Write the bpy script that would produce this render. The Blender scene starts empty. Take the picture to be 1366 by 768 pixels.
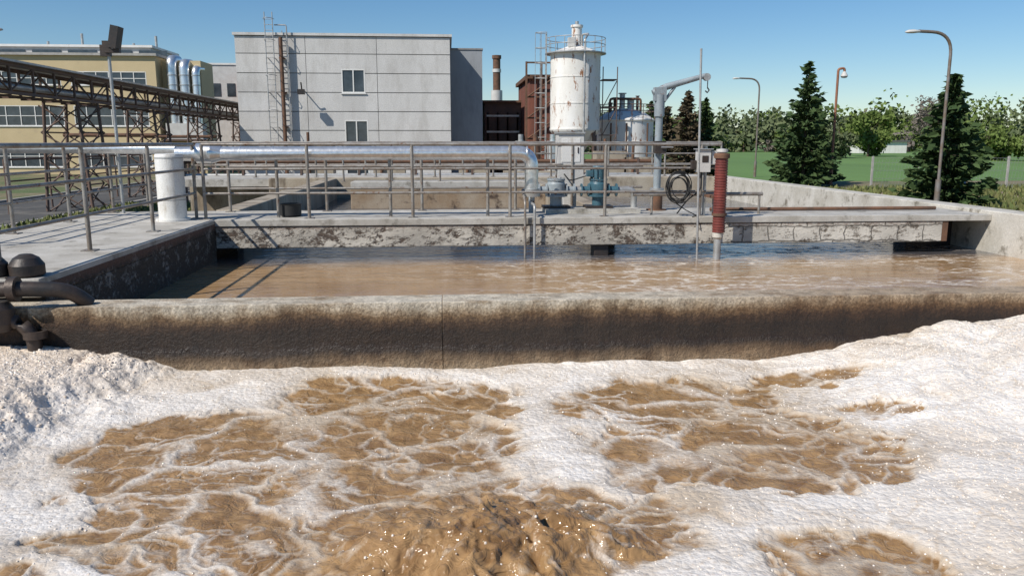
import bpy, math, random
import numpy as np
from mathutils import Vector, Matrix
random.seed(7); rng=np.random.default_rng(7)
scene=bpy.context.scene
R=math.radians
# ------------------------------------------------------------------ materials
def newmat(name):
    m=bpy.data.materials.new(name); m.use_nodes=True
    nt=m.node_tree; b=nt.nodes['Principled BSDF']
    return m,nt,b
def N(nt,t,**k):
    n=nt.nodes.new(t)
    for a,v in k.items():
        if a in n.inputs: n.inputs[a].default_value=v
        else: setattr(n,a,v)
    return n
def mth(nt,op,a,b=None,c=None,clamp=False):
    n=nt.nodes.new('ShaderNodeMath'); n.operation=op; n.use_clamp=clamp
    for i,v in enumerate((a,b,c)):
        if v is None: continue
        if isinstance(v,(int,float)): n.inputs[i].default_value=v
        else: nt.links.new(v,n.inputs[i])
    return n.outputs[0]
def mixc(nt,f,a,b,mode='MIX'):
    n=nt.nodes.new('ShaderNodeMix'); n.data_type='RGBA'; n.blend_type=mode
    for s,v in ((n.inputs[0],f),(n.inputs[6],a),(n.inputs[7],b)):
        if isinstance(v,(int,float)): s.default_value=v
        elif isinstance(v,tuple): s.default_value=(v[0],v[1],v[2],1)
        else: nt.links.new(v,s)
    return n.outputs[2]
def ramp(nt,f,stops,interp='LINEAR'):
    n=nt.nodes.new('ShaderNodeValToRGB'); cr=n.color_ramp; cr.interpolation=interp
    cl=lambda c:(c,c,c,1) if isinstance(c,(int,float)) else (c[0],c[1],c[2],1)
    cr.elements[0].position=stops[0][0]; cr.elements[0].color=cl(stops[0][1])
    cr.elements[-1].position=stops[-1][0]; cr.elements[-1].color=cl(stops[-1][1])
    for p,c in stops[1:-1]:
        e=cr.elements.new(p); e.color=cl(c)
    nt.links.new(f,n.inputs[0]); return n.outputs[0]
def coords(nt,scale=(1,1,1)):
    tc=nt.nodes.new('ShaderNodeTexCoord'); mp=nt.nodes.new('ShaderNodeMapping')
    mp.inputs['Scale'].default_value=scale
    nt.links.new(tc.outputs['Object'],mp.inputs[0]); return mp.outputs[0]
def noise(nt,vec,scale,detail=5,rough=.6,dist=0):
    n=nt.nodes.new('ShaderNodeTexNoise'); n.inputs['Scale'].default_value=scale
    n.inputs['Detail'].default_value=min(detail,4); n.inputs['Roughness'].default_value=rough
    n.inputs['Distortion'].default_value=dist
    nt.links.new(vec,n.inputs['Vector']); return n
def voro(nt,vec,scale,feature='F1'):
    n=nt.nodes.new('ShaderNodeTexVoronoi'); n.feature=feature; n.inputs['Scale'].default_value=scale
    nt.links.new(vec,n.inputs['Vector']); return n
def bump(nt,b,h,strength,dist=.02,normal=None):
    n=nt.nodes.new('ShaderNodeBump'); n.inputs['Strength'].default_value=strength; n.inputs['Distance'].default_value=dist
    nt.links.new(h,n.inputs['Height'])
    if normal is not None: nt.links.new(normal,n.inputs['Normal'])
    if b is not None: nt.links.new(n.outputs[0],b.inputs['Normal'])
    return n.outputs[0]
def mat(name,c1,c2=None,scale=3,thr=(.35,.65),rough=.75,metal=0,bs=.25,bscale=25,bd=.01,stretch=(1,1,1),island=0,detail=4,c3=None,thr3=(.6,.7),sc3=12):
    m,nt,b=newmat(name)
    v=coords(nt,stretch)
    col=c1
    n=noise(nt,v,scale,detail,.65)
    c2=c2 or tuple(x*.75 for x in c1)
    f=ramp(nt,n.outputs[0],[(thr[0],0.0),(thr[1],1.0)])
    col=mixc(nt,f,c1,c2)
    if c3:
        n3=noise(nt,v,sc3,4,.7)
        f3=ramp(nt,n3.outputs[0],[(thr3[0],0.0),(thr3[1],1.0)])
        col=mixc(nt,f3,col,c3)
    fine=noise(nt,coords(nt),bscale*3,2,.6)
    col=mixc(nt,1.0,col,ramp(nt,fine.outputs[0],[(.3,.86),(.7,1.12)]),'MULTIPLY')
    if island:
        g=nt.nodes.new('ShaderNodeNewGeometry')
        r=ramp(nt,g.outputs['Random Per Island'],[(0,1-island),(1,1+island)])
        col=mixc(nt,1.0,col,r,'MULTIPLY')
    nt.links.new(col,b.inputs['Base Color'])
    b.inputs['Roughness'].default_value=rough; b.inputs['Metallic'].default_value=metal
    if bs:
        bn=noise(nt,coords(nt),bscale,3,.65)
        bump(nt,b,bn.outputs[0],bs,bd)
    return m
M={}
M['conc']=mat('concrete_walkway',(.50,.475,.43),(.36,.335,.29),2.2,bs=.4,bscale=30,c3=(.18,.16,.13),thr3=(.55,.7),sc3=3)
M['conc_l']=mat('concrete_light',(.60,.565,.50),(.43,.395,.33),1.6,bs=.5,bscale=18,c3=(.19,.165,.125),thr3=(.55,.7),sc3=3)
M['conc_far']=mat('concrete_rear',(.42,.37,.29),(.29,.235,.17),.9,bs=.4,bscale=10,c3=(.12,.09,.06),thr3=(.52,.66),sc3=1.4,stretch=(1,1,.4))
M['conc_brown']=mat('concrete_brown_stained',(.27,.185,.11),(.37,.30,.22),1.2,bs=.4,bscale=10,c3=(.07,.045,.03),thr3=(.55,.66),sc3=2)
M['panel']=mat('facade_panels',(.60,.585,.56),(.52,.505,.48),.5,bs=.3,bscale=6,bd=.02,island=.05,c3=(.43,.41,.38),thr3=(.50,.72),sc3=.9,stretch=(1,1,.35))
M['panel_core']=mat('facade_joint',(.30,.29,.28),rough=.9)
M['annex']=mat('annex_render',(.33,.345,.365),(.28,.295,.31),.6,bs=.2,c3=(.22,.23,.24),thr3=(.5,.7),sc3=.8,stretch=(1,1,.3))
M['roofing']=mat('roof_felt',(.12,.12,.12),rough=.9)
M['yellow']=mat('yellow_render',(.58,.46,.27),(.52,.41,.235),.4,bs=.15,c3=(.42,.33,.21),thr3=(.6,.8),sc3=.7)
M['white']=mat('white_paint',(.74,.73,.70),(.66,.64,.60),1.5,rough=.45,bs=.1,c3=(.45,.40,.33),thr3=(.58,.75),sc3=4,stretch=(1,1,.3))
M['glass']=mat('window_glass',(.035,.045,.055),(.07,.085,.10),.8,rough=.08,bs=.05,bscale=1)
M['alu']=mat('aluminium_cladding',(.86,.86,.85),(.74,.74,.73),3,rough=.30,metal=.8,bs=.3,bscale=5,bd=.02)
M['galv']=mat('galvanised_steel',(.50,.50,.49),(.36,.35,.33),6,rough=.45,metal=.5,bs=.15,bscale=40)
M['rail']=mat('railing_weathered_steel',(.36,.34,.31),(.23,.19,.155),5,rough=.5,metal=.45,bs=.2,bscale=50,c3=(.17,.08,.04),thr3=(.58,.68),sc3=14)
M['rust']=mat('rusty_steel',(.19,.095,.055),(.10,.06,.04),4,rough=.85,metal=.1,bs=.4,bscale=40)
M['dark']=mat('dark_steel',(.035,.033,.032),(.07,.05,.04),5,rough=.5,metal=.3,bs=.3)
M['truss']=mat('truss_steel',(.095,.07,.06),(.15,.09,.065),1.5,rough=.75,bs=.2)
M['red']=mat('red_ribbed_plastic',(.20,.045,.035),(.13,.035,.03),6,rough=.45,bs=.15,c3=(.26,.14,.10),thr3=(.6,.75),sc3=10)
M['silo']=mat('silo_white_paint',(.80,.78,.74),(.70,.67,.61),1.2,rough=.5,bs=.15,c3=(.30,.14,.07),thr3=(.57,.65),sc3=3.2,stretch=(1,1,.35))
M['blue']=mat('blue_green_paint',(.06,.15,.19),(.04,.09,.12),6,rough=.4,bs=.2,c3=(.18,.12,.08),thr3=(.62,.7),sc3=15)
M['bluegrey']=mat('grey_blue_paint',(.30,.34,.36),(.22,.25,.27),4,rough=.45,bs=.2,c3=(.2,.1,.06),thr3=(.6,.68),sc3=9)
M['box']=mat('cabinet_grey',(.58,.57,.54),(.49,.47,.44),2,rough=.55,bs=.1)
M['brick']=mat('red_brickwork',(.32,.12,.075),(.23,.09,.06),2,rough=.9,bs=.3)
M['rustred']=mat('rust_red_cladding',(.23,.08,.05),(.13,.055,.04),.8,rough=.8,bs=.3,stretch=(3,3,.5))
M['lampgrey']=mat('lamp_pole_grey',(.24,.22,.21),(.18,.13,.09),3,rough=.6,metal=.3)
M['lamprust']=mat('lamp_pole_rust',(.34,.14,.07),(.22,.10,.06),3,rough=.7)
M['gate']=mat('gate_blue',(.03,.08,.18),rough=.5)
M['rubber']=mat('black_rubber',(.02,.02,.02),rough=.6)
M['bark']=mat('bark',(.10,.07,.05),(.06,.045,.03),8,rough=.95,bs=.6)
M['asphalt']=mat('asphalt',(.085,.083,.08),(.06,.058,.055),.7,rough=.9,bs=.3,bscale=60,c3=(.14,.13,.115),thr3=(.55,.68),sc3=.5)
M['yard']=mat('yard_concrete',(.31,.28,.235),(.22,.195,.155),.3,rough=.9,bs=.3,c3=(.10,.13,.05),thr3=(.56,.64),sc3=.25)
M['kerb']=mat('kerb_stone',(.42,.40,.37),rough=.85)
M['ground']=mat('ground_dry_grass',(.19,.155,.09),(.085,.12,.04),.35,thr=(.4,.6),rough=1,bs=.5,bscale=8,bd=.05,c3=(.26,.21,.15),thr3=(.6,.7),sc3=.8)
M['field']=mat('field_green_crop',(.12,.215,.055),(.095,.175,.045),.05,rough=1,bs=.5,bscale=3,bd=.1,stretch=(1,.3,1))
M['dirt']=mat('dirt_path',(.34,.27,.19),(.26,.20,.135),.5,rough=1,bs=.3)
def leafmat(name,a,b_):
    m,nt,b=newmat(name)
    g=nt.nodes.new('ShaderNodeNewGeometry')
    n=noise(nt,coords(nt),.8,1)
    f=mth(nt,'MULTIPLY_ADD',g.outputs['Random Per Island'],.6,mth(nt,'MULTIPLY',n.outputs[0],.5))
    col=mixc(nt,f,a,b_)
    nt.links.new(col,b.inputs['Base Color']); b.inputs['Roughness'].default_value=.8
    b.inputs['Specular IOR Level'].default_value=.2
    return m
M['needle']=leafmat('spruce_needles',(.02,.045,.016),(.075,.115,.04))
M['needle_brown']=leafmat('dry_needles',(.05,.045,.025),(.12,.09,.055))
M['leaf']=leafmat('spring_leaves',(.075,.11,.025),(.155,.21,.055))
M['leaf2']=leafmat('hazy_leaves',(.075,.10,.05),(.145,.17,.08))
M['twig']=leafmat('bare_twigs',(.12,.105,.09),(.19,.165,.14))
M['grass']=leafmat('grass_blades',(.07,.11,.03),(.21,.20,.08))

def peeling(name,dark,light,amount,blocks=False):
    m,nt,b=newmat(name); v=coords(nt,(1,1,1.5))
    n1=noise(nt,v,3.2,4,.75,.3); n2=noise(nt,v,15,4,.7)
    s=mth(nt,'ADD',mth(nt,'MULTIPLY',n1.outputs[0],.6),mth(nt,'MULTIPLY',n2.outputs[0],.4))
    f=ramp(nt,s,[(amount-.05,0.0),(amount+.03,1.0)])
    n3=noise(nt,v,20,4,.6); n0=noise(nt,v,1.3,3,.6)
    dk=mixc(nt,ramp(nt,n3.outputs[0],[(.35,0.0),(.65,1.0)]),dark,tuple(x*2.2 for x in dark))
    lt=mixc(nt,ramp(nt,n0.outputs[0],[(.35,0.0),(.65,1.0)]),light,tuple(x*.6 for x in light))
    col=mixc(nt,f,dk,lt)
    tc=nt.nodes.new('ShaderNodeTexCoord'); sp=nt.nodes.new('ShaderNodeSeparateXYZ'); nt.links.new(tc.outputs['Object'],sp.inputs[0])
    zz=mth(nt,'ADD',sp.outputs[2],mth(nt,'MULTIPLY',mth(nt,'SUBTRACT',n2.outputs[0],.5),.22))
    top=ramp(nt,mth(nt,'ADD',zz,1.0),[(.85,0.0),(.91,1.0)])
    col=mixc(nt,mth(nt,'MULTIPLY',top,.7),col,(.15,.08,.055))
    ft=ramp(nt,mth(nt,'ADD',zz,1.0),[(.5,1.0),(.62,0.0)])
    col=mixc(nt,mth(nt,'MULTIPLY',ft,.75),col,(.06,.045,.035))
    hgt=mth(nt,'ADD',mth(nt,'MULTIPLY',f,.7),mth(nt,'MULTIPLY',n3.outputs[0],.5))
    if blocks:
        br=nt.nodes.new('ShaderNodeTexBrick'); 
        mp=nt.nodes.new('ShaderNodeMapping'); mp.inputs['Rotation'].default_value=(R(90),0,0)
        nt.links.new(tc.outputs['Object'],mp.inputs[0])
        wv=N(nt,'ShaderNodeVectorMath'); wv.operation='ADD'
        wn=noise(nt,tc.outputs['Object'],3,3); 
        ws=N(nt,'ShaderNodeVectorMath'); ws.operation='SCALE'; ws.inputs['Scale'].default_value=.16
        nt.links.new(wn.outputs['Color'],ws.inputs[0]); nt.links.new(mp.outputs[0],wv.inputs[0]); nt.links.new(ws.outputs[0],wv.inputs[1])
        nt.links.new(wv.outputs[0],br.inputs['Vector'])
        br.inputs['Scale'].default_value=1; br.inputs['Brick Width'].default_value=.42; br.inputs['Row Height'].default_value=.24; br.inputs['Mortar Size'].default_value=.012
        br.inputs['Mortar Smooth'].default_value=.4
        col=mixc(nt,mth(nt,'MULTIPLY',br.outputs['Fac'],.7),col,(.06,.05,.04))
        hgt=mth(nt,'SUBTRACT',hgt,mth(nt,'MULTIPLY',br.outputs['Fac'],1.0))
    nt.links.new(col,b.inputs['Base Color']); b.inputs['Roughness'].default_value=.85
    bump(nt,b,hgt,.8,.02)
    return m
M['peel']=peeling('peeling_limewash',(.055,.04,.03),(.60,.55,.47),.475)
M['peel_r']=peeling('stone_blocks_limewashed',(.10,.08,.06),(.62,.575,.50),.44,True)
M['peel_d']=peeling('peeling_dark_wall',(.03,.025,.02),(.30,.285,.26),.56)

def midwall():
    m,nt,b=newmat('stained_divider_wall')
    tc=nt.nodes.new('ShaderNodeTexCoord'); sp=nt.nodes.new('ShaderNodeSeparateXYZ'); nt.links.new(tc.outputs['Object'],sp.inputs[0])
    v=tc.outputs['Object']; n1=noise(nt,coords(nt,(1,1,1)),1.0,3,.55); n2=noise(nt,v,45,4,.7); n3=noise(nt,coords(nt,(1,1,.4)),6,4,.6)
    zz=mth(nt,'ADD',sp.outputs[2],mth(nt,'MULTIPLY',mth(nt,'SUBTRACT',n1.outputs[0],.5),.18))
    zz=mth(nt,'ADD',zz,mth(nt,'MULTIPLY',mth(nt,'SUBTRACT',n3.outputs[0],.5),.11))
    zz=mth(nt,'ADD',zz,mth(nt,'MULTIPLY',mth(nt,'SUBTRACT',n2.outputs[0],.5),.08))
    t=mth(nt,'MULTIPLY_ADD',zz,1.4285,1.2143)  # z -.85->0 , -.15 ->1
    col=ramp(nt,t,[(.0,(.44,.35,.24)),(.18,(.31,.22,.135)),(.27,(.14,.092,.052)),(.34,(.032,.019,.011)),(.58,(.027,.016,.009)),(.69,(.065,.036,.019)),(.77,(.19,.12,.062)),(.84,(.38,.30,.205)),(.90,(.50,.435,.34)),(1,(.58,.52,.42))])
    g=ramp(nt,n2.outputs[0],[(.3,.6),(.7,1.35)])
    col=mixc(nt,1.0,col,g,'MULTIPLY')
    st=noise(nt,coords(nt,(1,1,.1)),9,3,.6)
    col=mixc(nt,1.0,col,ramp(nt,st.outputs[0],[(.35,.72),(.6,1.1)]),'MULTIPLY')
    blot=noise(nt,coords(nt,(1,2,2)),3.2,4,.7)
    col=mixc(nt,ramp(nt,blot.outputs[0],[(.50,0.0),(.66,.75)]),col,mixc(nt,1.0,col,(.50,.40,.30),'MULTIPLY'))
    xr=ramp(nt,mth(nt,'MULTIPLY_ADD',mth(nt,'ADD',sp.outputs[0],mth(nt,'MULTIPLY',n1.outputs[0],1.2)),.1,0.0),[(.20,0.0),(.40,1.0)])
    col=mixc(nt,mth(nt,'MULTIPLY',xr,.7),col,mixc(nt,1.0,col,(.62,.49,.38),'MULTIPLY'))
    nt.links.new(col,b.inputs['Base Color'])
    nt.links.new(ramp(nt,t,[(.25,.75),(.38,.42),(.8,.8)]),b.inputs['Roughness'])
    cr=noise(nt,v,24,4,.75)
    low=ramp(nt,t,[(.2,1.0),(.42,.12)])
    h=mth(nt,'ADD',mth(nt,'MULTIPLY',mth(nt,'MULTIPLY',cr.outputs[0],4.0),low),mth(nt,'MULTIPLY',n2.outputs[0],.7))
    bump(nt,b,h,.9,.018)
    return m
M['mid']=midwall()

def rearwater():
    m,nt,b=newmat('brown_tank_water')
    v=coords(nt,(.55,1,1)); n=noise(nt,v,1.1,4,.6,.6)
    base=mixc(nt,ramp(nt,n.outputs[0],[(.3,0.0),(.7,1.0)]),(.29,.17,.078),(.44,.285,.15))
    sp=nt.nodes.new('ShaderNodeSeparateXYZ'); tc=nt.nodes.new('ShaderNodeTexCoord'); nt.links.new(tc.outputs['Object'],sp.inputs[0])
    vw=N(nt,'ShaderNodeVectorMath'); vw.operation='ADD'
    wn=noise(nt,coords(nt),1.8,4); ws=N(nt,'ShaderNodeVectorMath'); ws.operation='SCALE'; ws.inputs['Scale'].default_value=.9
    nt.links.new(wn.outputs['Color'],ws.inputs[0]); nt.links.new(coords(nt,(.6,1.3,1)),vw.inputs[0]); nt.links.new(ws.outputs[0],vw.inputs[1])
    e=voro(nt,vw.outputs[0],2.2,'DISTANCE_TO_EDGE')
    ed=ramp(nt,e.outputs['Distance'],[(0,1.0),(.12,0.0)])
    fl=noise(nt,coords(nt,(.5,1,1)),14,4,.7)
    area=ramp(nt,noise(nt,coords(nt,(.4,1,1)),.9,2).outputs[0],[(.38,0.0),(.55,1.0)])
    xr=ramp(nt,mth(nt,'MULTIPLY_ADD',sp.outputs[0],.1,.3),[(.2,.1),(.55,1.0)])
    ff=mth(nt,'MULTIPLY',mth(nt,'MULTIPLY',ed,ramp(nt,fl.outputs[0],[(.38,0.0),(.56,1.0)])),mth(nt,'MULTIPLY',area,xr))
    fk=mth(nt,'MULTIPLY',ramp(nt,fl.outputs[0],[(.56,0.0),(.68,.7)]),xr)
    ff=mth(nt,'ADD',ff,mth(nt,'MULTIPLY',fk,area),clamp=True)
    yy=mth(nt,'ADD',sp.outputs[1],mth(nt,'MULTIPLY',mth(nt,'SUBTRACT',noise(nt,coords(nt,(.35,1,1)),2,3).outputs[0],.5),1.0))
    shade_refl=ramp(nt,mth(nt,'MULTIPLY',yy,.05),[(.565,0.0),(.595,1.0)])
    base=mixc(nt,mth(nt,'MULTIPLY',shade_refl,.88),base,(.04,.055,.075))  # dark blue painted in near the cross walkway for its shade and sky reflection
    col=mixc(nt,mth(nt,'MULTIPLY',ff,mth(nt,'MULTIPLY_ADD',shade_refl,-.6,1.0)),base,(.68,.61,.52))
    nt.links.new(col,b.inputs['Base Color'])
    nt.links.new(mth(nt,'MULTIPLY_ADD',ff,.5,.07),b.inputs['Roughness']); b.inputs['IOR'].default_value=1.33
    r1=noise(nt,coords(nt,(.6,1.2,1)),4,2,.5,.5); r2=noise(nt,coords(nt,(.7,1.2,1)),17,2,.6)
    h=mth(nt,'ADD',r1.outputs[0],mth(nt,'MULTIPLY',r2.outputs[0],.25))
    bn=nt.nodes.new('ShaderNodeBump'); bn.inputs['Distance'].default_value=.05; nt.links.new(h,bn.inputs['Height'])
    nt.links.new(mth(nt,'MULTIPLY_ADD',shade_refl,.10,.28),bn.inputs['Strength']); nt.links.new(bn.outputs[0],b.inputs['Normal'])
    return m
M['water']=rearwater()

def foamwater():
    m,nt,b=newmat('aerated_sludge_and_foam')
    def att(nm):
        a=nt.nodes.new('ShaderNodeAttribute'); a.attribute_name=nm; return a.outputs['Fac']
    F=att('foam'); heap=att('heap'); tone=att('tone')
    v=coords(nt,(1,1,1))
    nf=noise(nt,v,30,4,.7).outputs[0]
    foam=mth(nt,'MULTIPLY_ADD',mth(nt,'ADD',F,mth(nt,'MULTIPLY',mth(nt,'SUBTRACT',nf,.5),.26)),5.0,.5,clamp=True)
    wc=mixc(nt,ramp(nt,noise(nt,v,5,3,.6,1.2).outputs[0],[(.3,0.0),(.7,1.0)]),(.20,.11,.045),(.38,.235,.11))
    fc=mixc(nt,tone,(.50,.41,.31),(.80,.755,.70))
    fc=mixc(nt,mth(nt,'MULTIPLY',heap,.9),fc,(.76,.635,.51))
    bs=voro(nt,v,80); bb=voro(nt,v,30)
    fc=mixc(nt,ramp(nt,bb.outputs['Distance'],[(.0,.50),(.45,0.0)]),fc,(.46,.36,.26))
    fc=mixc(nt,ramp(nt,bs.outputs['Distance'],[(.0,.45),(.4,0.0)]),fc,(.47,.38,.29))
    col=mixc(nt,foam,wc,fc)
    nt.links.new(col,b.inputs['Base Color'])
    rg=ramp(nt,bb.outputs['Color'],[(.2,.10),(.7,.42)])
    rr=nt.nodes.new('ShaderNodeMix'); nt.links.new(foam,rr.inputs[0]); rr.inputs[2].default_value=.08; nt.links.new(rg,rr.inputs[3])
    nt.links.new(rr.outputs[0],b.inputs['Roughness'])
    b.inputs['IOR'].default_value=1.42
    sq=lambda x,k:mth(nt,'MULTIPLY',mth(nt,'SUBTRACT',1.0,mth(nt,'MULTIPLY',x,x)),k)
    bub=mth(nt,'ADD',sq(bs.outputs['Distance'],.35),sq(bb.outputs['Distance'],1.0))
    rip=noise(nt,v,11,3,.6,.9).outputs[0]
    inv=mth(nt,'SUBTRACT',1.0,mth(nt,'MULTIPLY_ADD',F,3.0,.5,clamp=True))
    h=mth(nt,'ADD',mth(nt,'MULTIPLY',bub,mth(nt,'SUBTRACT',1.0,inv)),mth(nt,'MULTIPLY',rip,mth(nt,'MULTIPLY_ADD',inv,4.5,.3)))
    bump(nt,b,h,.6,.010)
    return m
M['foam']=foamwater()
def bubblemat():
    m,nt,b=newmat('bubble_film'); g=nt.nodes.new('ShaderNodeNewGeometry')
    nt.links.new(mixc(nt,g.outputs['Random Per Island'],(.62,.51,.40),(.80,.74,.67)),b.inputs['Base Color']); b.inputs['Roughness'].default_value=.07
    b.inputs['IOR'].default_value=1.5; return m
M['bubble']=bubblemat()

# ------------------------------------------------------------------ mesh builder
class B:
    def __init__(s): s.v=[];s.f=[];s.m=[];s.s=[];s.mats=[]
    def mi(s,k):
        if k not in s.mats: s.mats.append(k)
        return s.mats.index(k)
    def add(s,vs,fs,k,smooth=False):
        o=len(s.v); s.v+= [tuple(p) for p in vs]; i=s.mi(k)
        for f in fs: s.f.append(tuple(a+o for a in f)); s.m.append(i); s.s.append(smooth)
    def box(s,x0,x1,y0,y1,z0,z1,k,rot=None):
        vs=[Vector(p) for p in ((x0,y0,z0),(x1,y0,z0),(x1,y1,z0),(x0,y1,z0),(x0,y0,z1),(x1,y0,z1),(x1,y1,z1),(x0,y1,z1))]
        if rot:
            c=Vector(((x0+x1)/2,(y0+y1)/2,(z0+z1)/2)); vs=[c+rot@(p-c) for p in vs]
        s.add(vs,[(0,3,2,1),(4,5,6,7),(0,1,5,4),(1,2,6,5),(2,3,7,6),(3,0,4,7)],k)
    def sweep(s,pts,r,k,n=10,caps=True):
        pts=[Vector(p) for p in pts]; rs=r if isinstance(r,(list,tuple)) else [r]*len(pts)
        rings=[];prev=None
        for i,p in enumerate(pts):
            if i==0: d=pts[1]-p
            elif i==len(pts)-1: d=p-pts[i-1]
            else: d=(pts[i+1]-p).normalized()+(p-pts[i-1]).normalized()
            d.normalize()
            if prev is None:
                a=Vector((0,0,1)) if abs(d.z)<.9 else Vector((1,0,0))
                u=d.cross(a).normalized()
            else: u=(prev-d*prev.dot(d)).normalized()
            prev=u; w=d.cross(u)
            rings.append([p+(u*math.cos(2*math.pi*j/n)+w*math.sin(2*math.pi*j/n))*rs[i] for j in range(n)])
        vs=[q for rg in rings for q in rg]
        fs=[(i*n+j,i*n+(j+1)%n,(i+1)*n+(j+1)%n,(i+1)*n+j) for i in range(len(pts)-1) for j in range(n)]
        s.add(vs,fs,k,True)
        if caps:
            s.add(rings[0],[tuple(range(n))[::-1]],k); s.add(rings[-1],[tuple(range(n))],k)
    def cyl(s,p0,p1,r,k,n=12): s.sweep([p0,p1],r,k,n)
    def rev(s,c,prof,k,n=24,axis=None):
        c=Vector(c); q=Vector((0,0,1)).rotation_difference(Vector(axis)).to_matrix() if axis else Matrix.Identity(3)
        vs=[]
        for (r,z) in prof:
            for j in range(n):
                a=2*math.pi*j/n; vs.append(c+q@Vector((r*math.cos(a),r*math.sin(a),z)))
        for i in range(len(prof)-1):
            s.add(vs[i*n:(i+2)*n],[(j,(j+1)%n,n+(j+1)%n,n+j) for j in range(n)],k,True)
    def obj(s,name,parent=None,bevel=0):
        me=bpy.data.meshes.new(name); me.from_pydata(s.v,[],s.f)
        for k in s.mats: me.materials.append(M[k])
        me.polygons.foreach_set('material_index',s.m); me.polygons.foreach_set('use_smooth',s.s); me.update()
        o=bpy.data.objects.new(name,me); scene.collection.objects.link(o)
        if parent: o.parent=parent
        if bevel:
            md=o.modifiers.new('bevel','BEVEL'); md.width=bevel; md.segments=2; md.limit_method='ANGLE'; md.angle_limit=R(50)
        return o
def empty(name):
    o=bpy.data.objects.new(name,None); scene.collection.objects.link(o); return o
def fillet(pts,rad,seg=6):
    pts=[Vector(p) for p in pts]; out=[pts[0]]
    for i in range(1,len(pts)-1):
        a=(pts[i-1]-pts[i]).normalized(); c=(pts[i+1]-pts[i]).normalized()
        p0=pts[i]+a*rad; p1=pts[i]+c*rad
        for j in range(seg+1):
            t=j/seg; out.append(p0*(1-t)**2+pts[i]*2*t*(1-t)+p1*t*t)
    out.append(pts[-1]); return out
def railing(b,p0,p1,posts,zb,k='rail',h=1.1,rails=(1.1,.74,.38),r=.024,base=True):
    p0=Vector((p0[0],p0[1],zb)); p1=Vector((p1[0],p1[1],zb))
    for t in posts:
        p=p0.lerp(p1,t); b.cyl(p,p+Vector((0,0,h)),r*1.05,k,8)
        if base: b.box(p.x-.07,p.x+.07,p.y-.07,p.y+.07,zb,zb+.012,k)
    for z in rails:
        b.cyl(p0+Vector((0,0,z)),p1+Vector((0,0,z)),r if z==max(rails) else r*.8,k,8)

# ------------------------------------------------------------------ numpy noise
def hsh(a,b_,seed):
    q=(a*374761393+b_*668265263+seed*982451653)&0xffffffff
    q=((q^(q>>13))*1274126177)&0xffffffff
    return ((q^(q>>16))&0xffff)/65535.
def vn(x,y,seed):
    xi=np.floor(x).astype(np.int64); yi=np.floor(y).astype(np.int64); xf=x-xi; yf=y-yi
    u=xf*xf*xf*(xf*(xf*6-15)+10); w=yf*yf*yf*(yf*(yf*6-15)+10)
    return (hsh(xi,yi,seed)*(1-u)+hsh(xi+1,yi,seed)*u)*(1-w)+(hsh(xi,yi+1,seed)*(1-u)+hsh(xi+1,yi+1,seed)*u)*w
def fbm(x,y,seed,o=4,g=.5):
    s=0;a=1;t=0
    for i in range(o):
        s=s+a*(vn(x,y,seed+i*17)-.5); t+=a; a*=g; x,y=.8*x*2.03+.6*y*2.03+11.3,-.6*x*2.03+.8*y*2.03+5.7
    return s/t*2
def billow(x,y,seed,o=4,g=.5):
    s=0;a=1;t=0
    for i in range(o):
        s=s+a*(1-np.abs(vn(x,y,seed+i*17)*2-1)**1.2) ; t+=a; a*=g; x,y=.8*x*2.1+.6*y*2.1+3.3,-.6*x*2.1+.8*y*2.1+7.7
    return s/t
def worley2(x,y,seed):
    xi=np.floor(x).astype(np.int64); yi=np.floor(y).astype(np.int64); d1=np.full(x.shape,9.); d2=np.full(x.shape,9.)
    for dx in (-1,0,1):
        for dy in (-1,0,1):
            cx=xi+dx; cy=yi+dy
            d=np.sqrt((cx+hsh(cx,cy,seed)-x)**2+(cy+hsh(cx,cy,seed+1)-y)**2)
            d2=np.minimum(d2,np.maximum(d,d1)); d1=np.minimum(d1,d)
    return d1,d2
def worley(x,y,seed): return worley2(x,y,seed)[0]
def sst(a,b_,x):
    t=np.clip((x-a)/(b_-a),0,1); return t*t*(3-2*t)

# ------------------------------------------------------------------ front tank: foam
xs=np.concatenate([np.arange(-5.6,-4.3,.06),np.arange(-4.3,5.4,.0095),np.arange(5.4,8.61,.06)])
ys=np.concatenate([np.arange(.4,2.9,.05),np.arange(2.9,4.4,.0085),np.arange(4.4,6.67,.0115)])
X,Y=np.meshgrid(xs,ys)
wx=X+.30*fbm(X*1.3,Y*1.3,3)+.13*fbm(X*5,Y*5,5); wy=Y+.26*fbm(X*1.3,Y*1.3,9)+.13*fbm(X*5,Y*5,15)
op=np.zeros_like(X)
for cx,cy,rx,ry,s in ((-.9,4.8,1.45,1.05,1),(-.35,5.95,1.15,.55,1),(-1.5,5.0,.9,.8,1),(1.8,4.75,1.15,.85,1),(1.6,5.75,1.0,.55,1),(.15,3.7,1.25,.75,1),(-1.0,3.9,1.0,.45,1),
        (1.87,3.3,.5,.28,1),(-2.05,3.4,.45,.25,1),(-1.75,3.85,.35,.16,1),(2.87,6.05,.55,.22,1),(3.07,5.34,.35,.18,1),(-1.0,2.4,.9,.5,1),(1.6,1.6,1,.6,1),(-.5,3.3,.8,.35,1)):
    d=np.sqrt(((wx-cx)/rx)**2+((wy-cy)/ry)**2); op=np.maximum(op,s*sst(1.18,.78,d))
tong=np.exp(-((wx-.62-.08*np.sin(Y*3))/.17)**2)*sst(4.1,4.6,Y); op*=1-.8*tong
fx=X+.30*fbm(X*1.2,Y*1.2,101,3)+.15*fbm(X*3.5,Y*3.5,102,3)+.045*fbm(X*11,Y*11,103,2)
fy=Y+.28*fbm(X*1.2,Y*1.2,111,3)+.14*fbm(X*3.5,Y*3.5,112,3)+.045*fbm(X*11,Y*11,113,2)
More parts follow.
